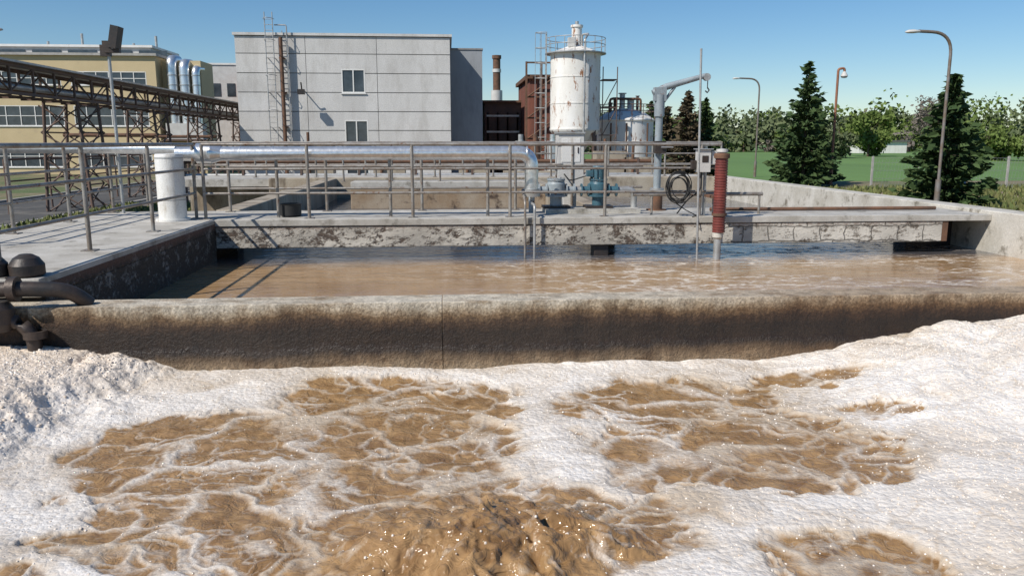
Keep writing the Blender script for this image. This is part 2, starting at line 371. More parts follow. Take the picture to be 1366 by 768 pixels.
nA=fbm(X*1.7,Y*1.9,121,3); nB=fbm(X*2.6,Y*2.9,131,3)
inv=1-op
a1,a2=worley2(fx*1.45,fy*1.75,141); F1=.095+.10*nA-(a2-a1)
a1,a2=worley2(fx*3.4,fy*4.2,151);  F2=.045+.22*nB-(a2-a1)
a1,a2=worley2(fx*9.5,fy*11,161);   F3=-.08+.30*(nA+nB)*.7-(a2-a1)
Fm=1.3*inv**1.5
F=np.maximum(np.maximum(F1+Fm,(F2+Fm*1.1)*.9),(F3+Fm)*.7)
dC=np.sqrt(((wx-.2)/.85)**2+((wy-3.6)/.55)**2)
churn=sst(1.25,.5,dC)
flk=fbm(wx*5,wy*6,171,4,.6)
F=F*(1-churn)+churn*np.minimum(F,.5*(flk-.38))
Z=np.full_like(X,-.83)
Z+=.035*fbm(X*.9,Y*.9,31)
fs_=sst(-.12,.25,F)
lump=np.maximum(0,1-worley(wx*2.2,wy*2.2,40)**2)
Z+=.016*fs_+inv*(.016*lump+.012*fbm(wx*4,wy*4,41,2))
Z+=(1-fs_)*.020*fbm(X*4.5,Y*5.0,44,3)
Z+=churn*(.12*np.exp(-dC**2)+.14*(billow(wx*3.2,wy*3.8,51,3,.45)-.5)+.045*(.35-np.abs(fbm(wx*8,wy*8,57,2))))
edge=-2.20-.32*(6.6-Y)/1.8+.22*fbm(Y*2.2,X*2.2,61)+.09*fbm(Y*8,X*8,62)
hl=sst(0,.75,edge-X)*(.65+.35*sst(0,1.3,edge-X))*sst(4.0,5.0,Y+.25*fbm(X*2,Y*2,63))
cl=np.sqrt(np.maximum(0,1-worley(wx*3.0,wy*3.0,90)**2)); cl2=np.sqrt(np.maximum(0,1-worley(X*12,Y*12,92)**2)); cl3=np.maximum(0,1-worley(X*28,Y*28,94)**2)
Z+=hl*(.17+.09*cl+.014*cl2+.006*cl3)
F=F+hl*2
hr=sst(2.5,5.2,X+.3*fbm(X*1.2,Y*1.2,71))*sst(4.4,6.6,Y+.3*(X-3))
Z+=hr*(.24+.06*cl+.008*cl2)
hr2=sst(2.1,3.4,X-.25*(Y-3.5)+.2*fbm(X*1.5,Y*1.5,75))
Z+=hr2*(.04+.045*lump+.006*cl2)
Z+=.03*sst(6.1,6.66,Y)*cl
Z+=fs_*.006*cl3
a1,a2=worley2(fx*2.2,fy*2.6,191)
tone=np.clip(.20+.48*sst(.0,.8,F)+.65*fbm(fx*1.6,fy*2.2,181,4)-.30*sst(.12,.0,a2-a1)*inv+.12*hr2,0,1)
ny,nx=X.shape
co=np.stack([X,Y,Z],-1).reshape(-1,3)
idx=np.arange(nx*ny).reshape(ny,nx)
q=np.stack([idx[:-1,:-1],idx[:-1,1:],idx[1:,1:],idx[1:,:-1]],-1).reshape(-1,4)
me=bpy.data.meshes.new('foaming_water'); me.vertices.add(len(co)); me.vertices.foreach_set('co',co.astype(np.float32).ravel())
me.loops.add(q.size); me.loops.foreach_set('vertex_index',q.astype(np.int32).ravel())
me.polygons.add(len(q)); me.polygons.foreach_set('loop_start',np.arange(0,q.size,4,dtype=np.int32))
me.update(calc_edges=True)
me.polygons.foreach_set('use_smooth',np.ones(len(q),dtype=bool))
for nm,arr in (('foam',F),('heap',hl),('tone',tone)):
    a=me.attributes.new(nm,'FLOAT','POINT'); a.data.foreach_set('value',arr.astype(np.float32).ravel())
me.materials.append(M['foam']); o=bpy.data.objects.new('foaming_water',me); scene.collection.objects.link(o)
def scatter(count,wfun,rads,x0,x1,y0,y1,n):
    P=[]
    while sum(len(p) for p in P)<count:
        x=rng.uniform(x0,x1,20000); y=rng.uniform(y0,y1,20000)
        j=np.clip(np.searchsorted(xs,x),0,nx-1); i=np.clip(np.searchsorted(ys,y),0,ny-1)
        k=rng.random(20000)<wfun(i,j)
        P.append(np.stack([x[k],y[k],Z[i[k],j[k]]],1))
    P=np.concatenate(P)[:count]; r=rng.choice(rads,count)
    ring=[(math.cos(e)*math.cos(2*math.pi*t/n),math.cos(e)*math.sin(2*math.pi*t/n),math.sin(e)) for e in (-.3,.3,.9) for t in range(n)]+[(0,0,1)]
    D=np.array(ring); V=P[:,None,:]+D[None]*r[:,None,None]*np.array([1,1,.9]); V[:,:,2]-=.35*r[:,None]
    df=[(a*n+t,a*n+(t+1)%n,(a+1)*n+(t+1)%n,(a+1)*n+t) for a in range(2) for t in range(n)]+[(2*n+t,2*n+(t+1)%n,3*n) for t in range(n)]
    m_=len(ring)
    return V.reshape(-1,3).tolist(),[tuple(v+c*m_ for v in f) for c in range(count) for f in df]
b=B()
vs,fs=scatter(13000,lambda i,j:.2*fs_[i,j]+.3*hl[i,j]+.45*hr[i,j]+.45*hr2[i,j]+.08*churn[i,j],[.004,.005,.006,.007,.009],-4.2,5.2,3.1,6.6,5); b.add(vs,fs,'bubble',True)
vs,fs=scatter(3400,lambda i,j:hl[i,j],[.006,.007,.008,.010,.013],-4.25,-2.1,4.2,6.62,8); b.add(vs,fs,'bubble',True)
b.obj('foam_bubbles')

# ------------------------------------------------------------------ concrete tank walls
b=B(); b.box(-3.45,-.072,6.66,6.98,-1.6,-.2,'mid'); b.box(-.068,8.6,6.66,6.98,-1.6,-.2,'mid'); b.box(-5.6,-3.453,6.68,6.98,-1.6,-.2,'mid'); b.obj('divider_wall',bevel=.006)
b=B()
b.box(-5.6,-3.45,6.9,12.04,-.16,0,'conc'); b.box(-3.75,-3.452,6.985,12.04,-1.6,-.163,'peel_d'); b.box(-3.5,-3.446,7.0,12.03,-.158,-.05,'peel_d'); b.box(-5.6,-5.4,6.985,12.04,-1.6,-.163,'conc')
b.box(-12.0,-5.605,6.9,8.9,-.16,0,'conc'); b.box(-12.0,-5.62,6.95,7.15,-1.6,-.163,'conc')
b.obj('side_walkway',bevel=.01)
b=B(); b.box(-5.95,-5.6,-3,6.88,-1.6,-.05,'conc_l'); b.obj('tank_side_wall',bevel=.015)
b=B(); b.box(-5.6,8.6,-3,.35,-.2,0,'conc'); b.box(-5.6,8.6,.2,.38,-1.6,-.203,'conc'); b.obj('near_walkway')
b=B()
b.box(-5.6,8.6,12.07,13.7,-.1,0,'conc')
b.box(-3.45,4.15,12.04,12.3,-.42,-.103,'peel'); b.box(4.15,7.8,12.035,12.3,-.42,-.103,'peel_r')
b.box(-3.45,8.6,12.02,12.14,-.095,.004,'conc')
b.box(-5.6,-3.452,13.2,13.6,-1.6,-.103,'peel_d'); b.box(7.8,8.6,13.0,13.4,-1.6,-.103,'dark')  # dark right-end block stands in for the shaded opening under the walkway
b.box(2.23,2.45,12.1,12.4,-1.6,-.423,'dark'); b.box(7.8,7.9,12.04,12.3,-.42,-.1,'rust')
b.obj('cross_walkway',bevel=.008)
b=B(); b.box(8.6,9.05,-3,25.5,-1.6,.06,'conc_l'); b.obj('tank_side_wall',bevel=.015)
b=B(); b.box(-5.6,9.05,25.5,26.0,-1.6,.03,'conc_far'); b.box(-3.9,-3.5,13.7,25.5,-1.6,.02,'conc_far')
b.box(-2.6,2.6,21.5,21.8,-1.6,-.06,'conc_brown'); b.box(2.6,2.9,13.72,25.5,-1.6,-.04,'conc_far'); b.box(-2.8,2.6,23.2,24.2,-.16,.02,'conc')
b.obj('rear_tank_walls',bevel=.02)
def sheet(name,x0,x1,y0,y1,z,k):
    b=B(); b.add([(x0,y0,z),(x1,y0,z),(x1,y1,z),(x0,y1,z)],[(0,1,2,3)],k); return b.obj(name)
sheet('tank_water',-3.5,8.6,6.98,25.5,-.6,'water')

# ------------------------------------------------------------------ railings
b=B()
railing(b,(-3.8,6.95),(-3.8,12.35),[(y-6.95)/5.4 for y in (6.98,8.7,10.55,12.35)],0); b.obj('railing')
b=B(); railing(b,(-5.45,8.9),(-5.45,16.5),[i/5 for i in range(6)],0); railing(b,(-12,8.8),(-5.45,8.8),[0,.25,.5,.75],0); b.obj('railing')
b=B(); xsR=[-3.62,-2.1,-.55,.93,2.4,3.9]; railing(b,(-3.62,12.2),(4.2,12.2),[(x+3.62)/7.82 for x in xsR],0); b.obj('railing')
b=B(); railing(b,(-3.6,13.5),(8.5,13.5),[0,.13,.26,.39,.47],0,rails=()); railing(b,(-3.6,13.5),(3.3,13.5),[],0); b.obj('railing')
b=B(); railing(b,(-8,26.1),(9,26.1),[i/9 for i in range(10)],0.03,r=.03); railing(b,(-8,28.5),(9,28.5),[i/10 for i in range(11)],0.0,r=.03);
b.box(-9,9.0,26.0,29,-.25,-.02,'conc'); b.box(-9,9,28.7,29,-1.5,-.25,'conc_far'); b.obj('rear_gantry_walkway')
b=B(); railing(b,(-3.0,23.3),(2.5,23.3),[0,.25,.5,.75,1],0.02,r=.026); b.obj('railing')

# ------------------------------------------------------------------ insulated pipe
b=B(); yp=12.42
path=fillet([(-4.05,yp,.96),(1.28,yp,.97),(1.28,yp,.32)],.22,8)
b.sweep(path,.105,'alu',24)
for i in range(11):
    x=-3.6+i*.48; b.cyl((x,yp,.965),(x+.02,yp,.965),.1075,'alu',24)
b.cyl((1.28,yp,.42),(1.28,yp,.30),.13,'galv',20); b.cyl((1.28,yp,.70),(1.28,yp,.66),.112,'alu',20)
b.rev((-4.05,yp-.35,0),[(.24,.0),(.24,.03),(.195,.03),(.195,.93),(.185,.965),(.0,.97)],'white',32)
b.cyl((-4.05,yp-.35,.3),(-4.05,yp-.35,.315),.198,'galv',32); b.cyl((-4.05,yp-.35,.9),(-4.05,yp-.35,.915),.198,'galv',32)
b.rev((-3.75,yp,.965),[(.105,-.01),(.15,0),(.15,.22),(.105,.36)],'alu',24,axis=(1,0,0))
b.sweep([(-12,yp+.1,1.08),(-4.05,yp,1.03)],.075,'alu',18)
b.sweep(fillet([(1.28,yp,.32),(1.28,yp,.2),(1.28,11.93,.2),(1.28,11.93,-.7)],.08,4),.02,'galv',8)
b.sweep(fillet([(1.14,yp,.4),(1.14,11.96,.25),(1.14,11.96,-.7)],.08,4),.018,'rail',8)
for x in (-2.6,-.9,.6): b.cyl((x,yp+.0,0),(x,yp,.86),.025,'rail',8)
b.obj('insulated_pipe')

# ------------------------------------------------------------------ pumps and valves
b=B()
def flange(c,ax,r,k,t=.03): 
    c=Vector(c); a=Vector(ax).normalized(); b.cyl(c-a*t/2,c+a*t/2,r,k,20)
b.box(1.55,3.1,12.75,13.35,.0,.07,'conc')
for x0,k in ((2.45,'blue'),(1.75,'bluegrey')):
    b.box(x0-.22,x0+.22,12.88,13.2,.07,.11,'dark')
    b.cyl((x0,13.04,.11),(x0,13.04,.26),.10,k,20); flange((x0,13.04,.27),(0,0,1),.17,k)
    b.rev((x0,13.04,.28),[(.0,.0),(.13,.0),(.15,.08),(.15,.18),(.13,.24),(0,.24)],k,24)
    flange((x0,13.04,.53),(0,0,1),.15,k)
    if x0>2:
        for i in range(10): 
            a=i*math.pi/5; b.box(x0-.135,x0+.135,13.035,13.045,.55,.70,k,rot=Matrix.Rotation(a,3,'Z'))
        b.rev((x0,13.04,.54),[(.11,0),(.115,.02),(.115,.17),(.09,.21),(0,.21)],k,24)
        b.box(x0-.2,x0-.1,12.95,13.1,.58,.68,k)
    b.cyl((x0-.28,13.04,.36),(x0+.3,13.04,.36),.06,k,16)
    for fx_ in (-.28,.3,-.16,.17): flange((x0+fx_,13.04,.36),(1,0,0),.105,k,.022)
    for i in range(8):
        a=i*math.pi/4; b.cyl((x0+.13*math.cos(a),13.04+.13*math.sin(a),.5),(x0+.13*math.cos(a),13.04+.13*math.sin(a),.565),.01,'galv',6)
b.cyl((2.02,13.04,.36),(2.2,13.04,.36),.055,'galv',14)
b.sweep(fillet([(2.75,13.04,.36),(3.05,13.04,.36),(3.05,13.04,-.3)],.1,5),.05,'galv',14)
b.sweep(fillet([(1.5,13.04,.36),(1.35,13.04,.36),(1.35,13.04,-.2)],.08,5),.05,'bluegrey',14)
b.cyl((1.75,13.04,.55),(1.75,13.04,.78),.018,'rail',8)
b.sweep([(1.75+.11*math.cos(t*math.pi/8),13.04+.11*math.sin(t*math.pi/8),.78) for t in range(17)],.012,'rail',6,caps=False)
b.box(1.64,1.86,13.03,13.05,.775,.785,'rail')
b.sweep(fillet([(2.3,13.1,.6),(2.0,13.2,.5),(1.95,13.5,.6)],.08,4),.012,'rubber',6)
b.obj('sludge_pump')
b=B(); b.box(1.84,2.28,13.5,13.85,.34,1.27,'box'); b.box(1.82,2.30,13.47,13.88,1.27,1.30,'galv'); b.box(1.9,2.22,13.492,13.5,.8,1.2,'white')
b.box(2.17,2.19,13.48,13.492,.95,1.05,'dark'); b.box(1.95,2.17,13.55,13.8,0,.34,'box'); b.obj('switch_cabinet',bevel=.01)

b=B(); cx,cy=3.5,13.3
b.rev((cx,cy,0),[(.0,.02),(.17,.02),(.17,.0)],'rust'); b.cyl((cx,cy,0),(cx,cy,.34),.10,'rust',16); b.cyl((cx,cy,.33),(cx,cy,.37),.12,'galv',18)
b.cyl((cx,cy,.35),(cx,cy,1.88),.062,'bluegrey',16); b.cyl((cx,cy,1.55),(cx,cy,1.9),.085,'bluegrey',16)
b.box(cx-.10,cx+.10,cy-.06,cy+.06,1.8,2.02,'bluegrey')
b.sweep([(cx-.12,cy,1.93),(cx+.1,cy,2.03),(cx+.78,cy,2.22)],[.05,.055,.04],'bluegrey',8)
b.sweep([(cx+.02,cy,1.72),(cx+.25,cy,2.03)],.025,'bluegrey',8)
b.rev((cx+.78,cy-.04,2.19),[(0,0),(.06,0),(.06,.08),(0,.08)],'galv',16,axis=(0,1,0))
b.cyl((cx+.80,cy,2.2),(cx+.80,cy,2.02),.008,'dark',6); b.sweep([(cx+.80,cy,2.02),(cx+.83,cy,1.98),(cx+.80,cy,1.94),(cx+.765,cy,1.97)],.012,'dark',6)
b.box(cx-.09,cx+.09,cy-.17,cy-.06,.95,1.15,'dark'); b.cyl((cx+.0,cy-.2,1.05),(cx+.2,cy-.2,1.05),.012,'galv',6)
b.obj('jib_crane')
b=B(); b.sweep([(3.72,11.65,-.8),(3.66,11.68,2.46)],.017,'galv',8); b.obj('probe_pole')
b=B()
b.cyl((4.02,11.65,-.8),(4.02,11.65,-.2),.055,'galv',16); b.rev((4.02,11.65,-.3),[(.055,0),(.08,.03),(.08,.1),(.055,.1)],'conc_l')
prof=[(.0,-.2),(.085,-.2)]
z=-.2
while z<.9: prof+=[(.095,z+.005),(.095,z+.025),(.087,z+.03),(.087,z+.038)]; z+=.04
prof+=[(.1,.9),(.1,.93)]
b.rev((4.03,11.65,0),prof,'red',24); b.rev((4.03,11.65,0),[(.115,.9),(.115,.95),(.11,.97),(0,.975)],'rust',24); b.rev((4.03,11.65,0),[(.07,.975),(.085,.99),(.085,1.03),(.0,1.04)],'box',20)
b.rev((4.03,11.65,0),[(.11,.05),(.11,.09)],'rust',24)
b.box(3.95,4.12,11.75,12.15,.3,.34,'rust'); b.obj('measuring_tube')
b=B(); b.cyl((3.98,12.25,0),(3.98,12.25,1.1),.025,'galv',10)
b.box(3.80,4.0,12.05,12.2,.68,1.02,'box'); b.box(3.77,4.03,12.02,12.22,1.02,1.035,'galv'); b.box(4.02,4.16,12.08,12.2,.8,1.0,'box'); b.box(3.86,3.96,12.042,12.05,.83,.93,'dark'); b.box(3.72,3.79,12.1,12.18,.72,.86,'dark')
b.sweep(fillet([(3.88,12.12,.68),(3.88,12.12,.4),(3.7,12.2,.25),(3.6,12.4,.02)],.08,4),.012,'rubber',6); b.obj('control_box',bevel=.006)
b=B()
for k in range(9):
    pts=[]; rr=.19+.025*math.sin(k*2.1); ox=.03*math.sin(k*3.3); oz=.03*math.cos(k*1.7)
    for t in range(25):
        a_=t*2*math.pi/24; pts.append((3.52+ox+rr*.85*math.cos(a_),12.12-.01*k+.02*math.sin(a_*2+k),.44+oz+rr*1.1*math.sin(a_)))
    b.sweep(pts,.008,'rubber',6,caps=False)
b.sweep([(3.5,12.1,.2),(3.65,12.1,.1),(3.8,12.0,.02),(3.7,11.9,.012)],.009,'rubber',6); b.obj('hose_coil')
b=B(); b.rev((-2.45,12.6,0),[(.13,0),(.16,.02),(.16,.18),(.175,.2),(.15,.2),(.14,.05),(0,.05)],'rubber',24); b.obj('black_bucket')
b=B(); b.cyl((2.9,12.45,.32),(5.0,12.45,.32),.03,'rail',10)
for x in (3.2,4.2,4.95): b.cyl((x,12.45,0),(x,12.45,.32),.02,'rail',8)
b.cyl((4.3,12.9,.04),(8.2,12.9,.04),.03,'rust',10); b.obj('service_pipe')
# dark pipework lying over the end of the divider wall
b=B()
b.sweep(fillet([(-5.6,6.42,-.06),(-3.45,6.60,-.03),(-3.12,6.70,-.06),(-3.02,6.80,-.20)],.12,6),.062,'dark',20)
b.rev((-3.5,6.595,-.03),[(.06,-.03),(.10,-.03),(.10,.03),(.06,.03)],'dark',20,axis=(1,.06,0))
b.rev((-3.62,7.06,0),[(.12,0),(.14,.02),(.14,.10),(.10,.16),(.05,.19),(0,.19)],'dark',20)
b.rev((-3.86,7.0,0),[(.09,0),(.11,.02),(.11,.12),(.07,.17),(0,.17)],'dark',20)
b.sweep(fillet([(-5.6,6.5,-.24),(-3.55,6.56,-.26),(-3.38,6.57,-.36),(-3.36,6.57,-.85)],.12,5),.055,'dark',16)
b.rev((-3.36,6.57,-.40),[(.055,-.03),(.09,-.03),(.09,.03),(.055,.03)],'dark',18)
b.rev((-3.62,6.55,-.36),[(0,0),(.10,.0),(.12,.06),(.12,.18),(.08,.24),(0,.24)],'dark',20)
b.obj('valve_pipework')

# ------------------------------------------------------------------ main grey building
def window(b,x0,x1,z0,z1,y,nv=2,k='white',nh=1):
    b.box(x0,x1,y-.0,y+.06,z0,z1,'glass')
    t=.07
    b.box(x0,x1,y-.05,y-.003,z0,z0+t,k); b.box(x0,x1,y-.05,y-.003,z1-t,z1,k)
    for i in range(nv+1):
        x=x0+(x1-x0)*i/nv; xa=min(max(x-t/2,x0),x1-t); b.box(xa,xa+t,y-.048,y-.003,z0+t,z1-t,k)
    for j in range(1,nh):
        z=z0+(z1-z0)*j/nh; b.box(x0+t,x1-t,y-.04,y-.004,z-.03,z+.03,k)
    b.box(x0-.06,x1+.06,y-.12,y-.052,z0-.06,z0,k)
par=empty('office_building')
b=B(); b.box(-12.5,.2,50.08,64,-1.6,7.35,'panel_core')
rowh=1.12; z=-1.5
wins=[(-6.35,-4.95,4.05,5.45),(-6.25,-4.85,1.05,2.45),(-6.25,-4.85,-1.3,-.3)]
cols=[-12.5,-8.4,-4.2,.2]
while z<7.2:
    z1=min(z+rowh-.045,7.3)
    for i in range(3):
        x0=cols[i]; x1=cols[i+1]-.03
        hit=[w for w in wins if w[0]>x0 and w[0]<x1 and w[3]>z and w[2]<z1]
        if hit:
            w=hit[0]; b.box(x0,w[0],50,50.075,z,z1,'panel')
            if w[1]<x1: b.box(w[1],x1,50,50.075,z,z1,'panel')
            if z<w[2]: b.box(w[0],w[1],50,50.075,z,w[2],'panel')
            if z1>w[3]: b.box(w[0],w[1],50,50.075,w[3],z1,'panel')
        else: b.box(x0,x1,50,50.075,z,z1,'panel')
    z+=rowh
b.obj('walls',par)
b=B(); b.box(-12.6,.3,49.9,64.1,7.35,7.5,'panel'); b.box(-12.3,0,50.2,63.8,7.5,7.52,'roofing'); b.obj('roof',par)
b=B()
for w in wins: window(b,w[0],w[1],w[2],w[3],50.04)
b.obj('windows',par)
b=B(); b.box(.2,2.25,53,62,-1.6,6.95,'annex'); b.box(.2,2.3,52.95,62.1,6.95,7.05,'panel_core'); b.obj('stair_annex',par)
b=B()
for x in (-10.6,-10.15): b.cyl((x,49.5,-1),(x,49.5,8.6),.03,'galv',6)
for i in range(30): b.cyl((-10.6,49.5,-.8+i*.31),(-10.15,49.5,-.8+i*.31),.018,'galv',5)
for zz in (1,3,5,7,8.2):
    b.sweep([(-10.65+.3*(1-math.cos(t*math.pi/6)),49.5-.65*math.sin(t*math.pi/6),zz) for t in range(7)],.02,'galv',5)
b.cyl((-9.75,49.6,-1),(-9.75,49.6,7.2),.11,'rust',10)
for zz in (0,2,4,6): b.box(-9.9,-9.6,49.6,50,zz,zz+.06,'rust'); b.box(-10.6,-10.55,49.5,50,zz,zz+.04,'galv'); b.box(-10.2,-10.15,49.5,50,zz,zz+.04,'galv')
b.sweep(fillet([(-9.4,49.7,-1),(-9.4,49.7,7.9),(-10.1,49.7,7.9)],.1,3),.04,'galv',6)
b.sweep(fillet([(-8.6,50,4.2),(-8.6,49.3,4.2),(-8.6,49.1,4.6)],.1,3),.04,'dark',6); b.box(-8.8,-8.4,48.9,49.2,3.9,4.2,'dark')
b.cyl((-3.2,55,7.4),(-3.2,55,8.0),.08,'galv',8); b.cyl((-10.9,56,7.4),(-10.9,56,8.4),.03,'galv',6)
b.obj('ladder_and_pipes',par)

# ------------------------------------------------------------------ yellow building
par=empty('factory_building'); b=B(); yb=70
b.box(-62,-24,yb+.07,yb+12,-1.6,8.1,'yellow'); b.box(-24,-20.8,yb+1.5,yb+5,-1.6,7.9,'yellow')
b.box(-62,-26,yb+5,yb+12,8.1,9.3,'box')
rows=[(-.9,.9),(2.45,4.1),(5.75,6.85)]
bays=[(-61,-54.5),(-53.5,-47),(-46,-39.5),(-38.5,-31.6),(-30.8,-24.8)]
prev=-1.6
for (z0,z1) in rows:
    b.box(-62,-24,yb,yb+.068,prev,z0,'yellow'); px=-62
    for (x0,x1) in bays: b.box(px,x0,yb,yb+.068,z0,z1,'yellow'); px=x1
    b.box(px,-24,yb,yb+.068,z0,z1,'yellow'); prev=z1
b.box(-62,-24,yb,yb+.068,prev,8.1,'yellow'); b.obj('walls',par)
b=B()
for (z0,z1) in rows:
    for (x0,x1) in bays: window(b,x0,x1,z0,z1,yb+.04,6,nh=2)
b.obj('windows',par)
b=B(); b.box(-62.2,-23.8,yb-.25,yb+12,8.1,8.3,'kerb'); b.box(-62.2,-25.8,yb+4.8,yb+12,9.3,9.5,'white')
for x in range(-60,-26,3): b.box(x,x+2.4,yb+4.93,yb+4.99,8.35,9.05,'glass')
for x in (-42,-36,-33,-28.5,-26.5): b.cyl((x,yb+8,9.4),(x,yb+8,9.9+random.random()*1.4),.12,'galv',8)
b.box(-44,-41.5,yb+6,yb+8,9.5,10.3,'white')
b.obj('roof',par)
b=B()
for x,y,rr,zt in ((-23.0,yb+.9,.42,7.9),(-22.0,yb+.95,.42,7.6),(-21.1,yb+1.0,.32,7.2)):
    b.sweep(fillet([(x,y,2.6),(x,y,zt),(x,y+1.6,zt+.1)],.5,6),rr,'alu',18)
    for zz in (3.4,4.6,5.8,6.6): b.cyl((x,y,zz),(x,y,zz+.08),rr+.04,'galv',18)
b.box(-23.6,-20.6,yb+.2,yb+1.45,1.4,2.7,'box'); b.box(-23.7,-20.5,yb+.1,yb+1.45,1.25,1.38,'truss')
b.cyl((-23.5,yb+.25,-1.5),(-23.5,yb+.25,1.3),.08,'truss',6); b.cyl((-20.7,yb+.25,-1.5),(-20.7,yb+.25,1.3),.08,'truss',6)
b.obj('ventilation_ducts',par)
b=B(); b.box(-27,-22.5,94,104,-1.6,9.6,'box'); b.box(-22.4,-19.9,90,100,-1.6,8.8,'brick'); b.box(-19.8,-16.5,92,100,-1.6,7.9,'brick')
for x in (-26.2,-24.6,-23.3): b.box(x,x+.9,93.95,93.99,6.2,7.6,'glass')
b.box(-27.1,-22.4,93.9,104,9.6,9.8,'white'); b.box(-22.3,-16.4,91,100,8.85,9.05,'box'); b.obj('brick_workshop')

# ------------------------------------------------------------------ pipe bridge
b=B(); x0,x1=-15.2,-14.0; zt,zb_=3.65,2.75
ys_=[14+i*1.5 for i in range(34)]
for x in (x0,x1):
    b.box(x-.06,x+.06,14,63.5,zt-.12,zt,'truss'); b.box(x-.05,x+.05,14,63.5,zb_-.1,zb_,'truss')
    for i in range(len(ys_)-1):
        y=ys_[i]; b.box(x-.035,x+.035,y-.04,y+.04,zb_,zt-.12,'truss')
        b.cyl((x,y,zb_ if i%2 else zt-.1),(x,ys_[i+1],zt-.1 if i%2 else zb_),.03,'truss',5)
for y in ys_: b.box(x0,x1,y-.04,y+.04,zb_-.16,zb_-.1,'truss')
b.box(x0-.25,x1+.25,14,63.5,zt+.003,zt+.07,'galv')
for dx,r,z,k in ((.25,.12,2.95,'alu'),(.6,.16,2.98,'rust'),(.95,.1,2.93,'galv')): b.cyl((x0+dx,14,z),(x0+dx,63.5,z),r,k,10)
for y in (20,33,41,50,60):
    for x in (x0,x1):
        for yy in (y-.9,y+.9): b.sweep([(x+(-.25 if x==x0 else .25),yy,-1.5),(x,yy,zb_-.1)],.06,'truss',6)
    for i in range(4):
        za=-1.5+i*1.0; zb2=za+1.0
        for yy in (y-.9,y+.9): b.cyl((x0-.2,yy,za),(x1+.2,yy,zb2),.03,'truss',5); b.cyl((x0-.2,yy,zb2),(x1+.2,yy,za),.03,'truss',5)
        for x in (x0,x1): b.cyl((x,y-.9,za),(x,y+.9,zb2),.03,'truss',5); b.cyl((x,y+.9,za),(x,y-.9,zb2),.03,'truss',5); b.cyl((x,y-.9,zb2),(x,y+.9,zb2),.03,'truss',5)
b.obj('pipe_bridge')
b=B(); railing(b,(-16.3,31),(-16.3,64),[i/10 for i in range(11)],-1.5,'truss',h=2.0,rails=(2,1.2),r=.04)
for y in (44,55): b.box(-20,-15.3,y,y+.1,1.4,1.5,'truss'); b.cyl((-20,y,1.5),(-15.3,y,1.5),.1,'rust',8)
b.obj('pipe_rack')
b=B(); b.sweep([(-5.25,13.35,-.1),(-5.27,13.35,2.6)],.025,'galv',10); b.box(-5.3,-5.08,13.28,13.36,2.5,2.56,'dark')
b.box(-5.19,-5.07,13.2,13.42,2.56,2.90,'dark',rot=Matrix.Rotation(R(12),3,'Y')); b.box(-5.38,-5.24,13.3,13.4,2.45,2.62,'dark'); b.box(-5.34,-5.16,13.3,13.34,2.62,2.68,'dark')
b.obj('floodlight_mast')

# ------------------------------------------------------------------ silo
b=B(); cx,cy,r=7.05,45,1.38
b.rev((cx,cy,0),[(.35,.4),(r,1.75),(r,1.8),(r+.03,1.8),(r+.03,1.88),(r,1.88),(r,3.2),(r+.02,3.2),(r+.02,3.26),(r,3.26),(r,4.6),(r+.02,4.6),(r+.02,4.66),(r,4.66),(r,5.85),(r+.05,5.85),(r+.05,5.95),(r,5.95),(.3,6.35),(0,6.35)],'silo',40)
for i in range(6):
    a_=i*math.pi/3+.3; b.box(cx+r*.93*math.cos(a_)-.09,cx+r*.93*math.cos(a_)+.09,cy+r*.93*math.sin(a_)-.09,cy+r*.93*math.sin(a_)+.09,-1.5,1.78,'truss')
b.cyl((cx+.05,cy,6.2),(cx+.05,cy,7.3),.28,'silo',18); b.cyl((cx+.05,cy,7.3),(cx+.05,cy,7.42),.34,'silo',18); b.cyl((cx+.05,cy,7.4),(cx+.05,cy,7.62),.1,'galv',10)
b.sweep(fillet([(cx+.3,cy-.3,6.2),(cx+.3,cy-.3,6.9),(cx+.6,cy-.6,6.9),(cx+.25,cy-1.55,6.5),(cx+.25,cy-1.55,.2)],.12,4),.06,'galv',8)
b.box(cx-.5,cx-.1,cy-.7,cy-.3,6.2,6.7,'box')
n=18
for ring,z in ((r+.25,6.7),(r+.25,6.35)):
    b.sweep([(cx+ring*math.cos(2*math.pi*i/24),cy+ring*math.sin(2*math.pi*i/24),z) for i in range(25)],.022,'galv',5,caps=False)
for i in range(n):
    a_=2*math.pi*i/n; b.cyl((cx+(r+.25)*math.cos(a_),cy+(r+.25)*math.sin(a_),5.9),(cx+(r+.25)*math.cos(a_),cy+(r+.25)*math.sin(a_),6.7),.02,'galv',5)
b.rev((cx,cy,0),[(r,5.86),(r+.3,5.88),(r+.3,5.93),(r,5.95)],'galv',32)
lx=cx-r-.45
for dy in (-.2,.2): b.cyl((lx+.2,cy+dy,-1.5),(lx+.2,cy+dy,7),.025,'galv',5)
for i in range(28): b.cyl((lx+.2,cy-.2,-1.2+i*.3),(lx+.2,cy+.2,-1.2+i*.3),.016,'galv',4)
for i in range(9):
    z=.6+i*.8; b.sweep([(lx+.2-.6*math.sin(t*math.pi/6),cy-.3*math.cos(t*math.pi/6),z) for t in range(7)],.018,'galv',4)
for t in (1,3,5): b.cyl((lx+.2-.6*math.sin(t*math.pi/6),cy-.3*math.cos(t*math.pi/6),.6),(lx+.2-.6*math.sin(t*math.pi/6),cy-.3*math.cos(t*math.pi/6),7.0),.014,'galv',4)
for z in (0,1.5,3,4.5): b.box(cx+r+.1,cx+r+.9,cy-.4,cy+.6,z,z+.05,'truss')
for dx in (.1,.9): b.cyl((cx+r+dx,cy-.4,-1.5),(cx+r+dx,cy-.4,5.2),.03,'truss',5)
for i in range(4): b.cyl((cx+r+.1,cy-.4,-1.5+i*1.5),(cx+r+.9,cy-.4,i*1.5),.025,'truss',5)
b.obj('storage_silo')
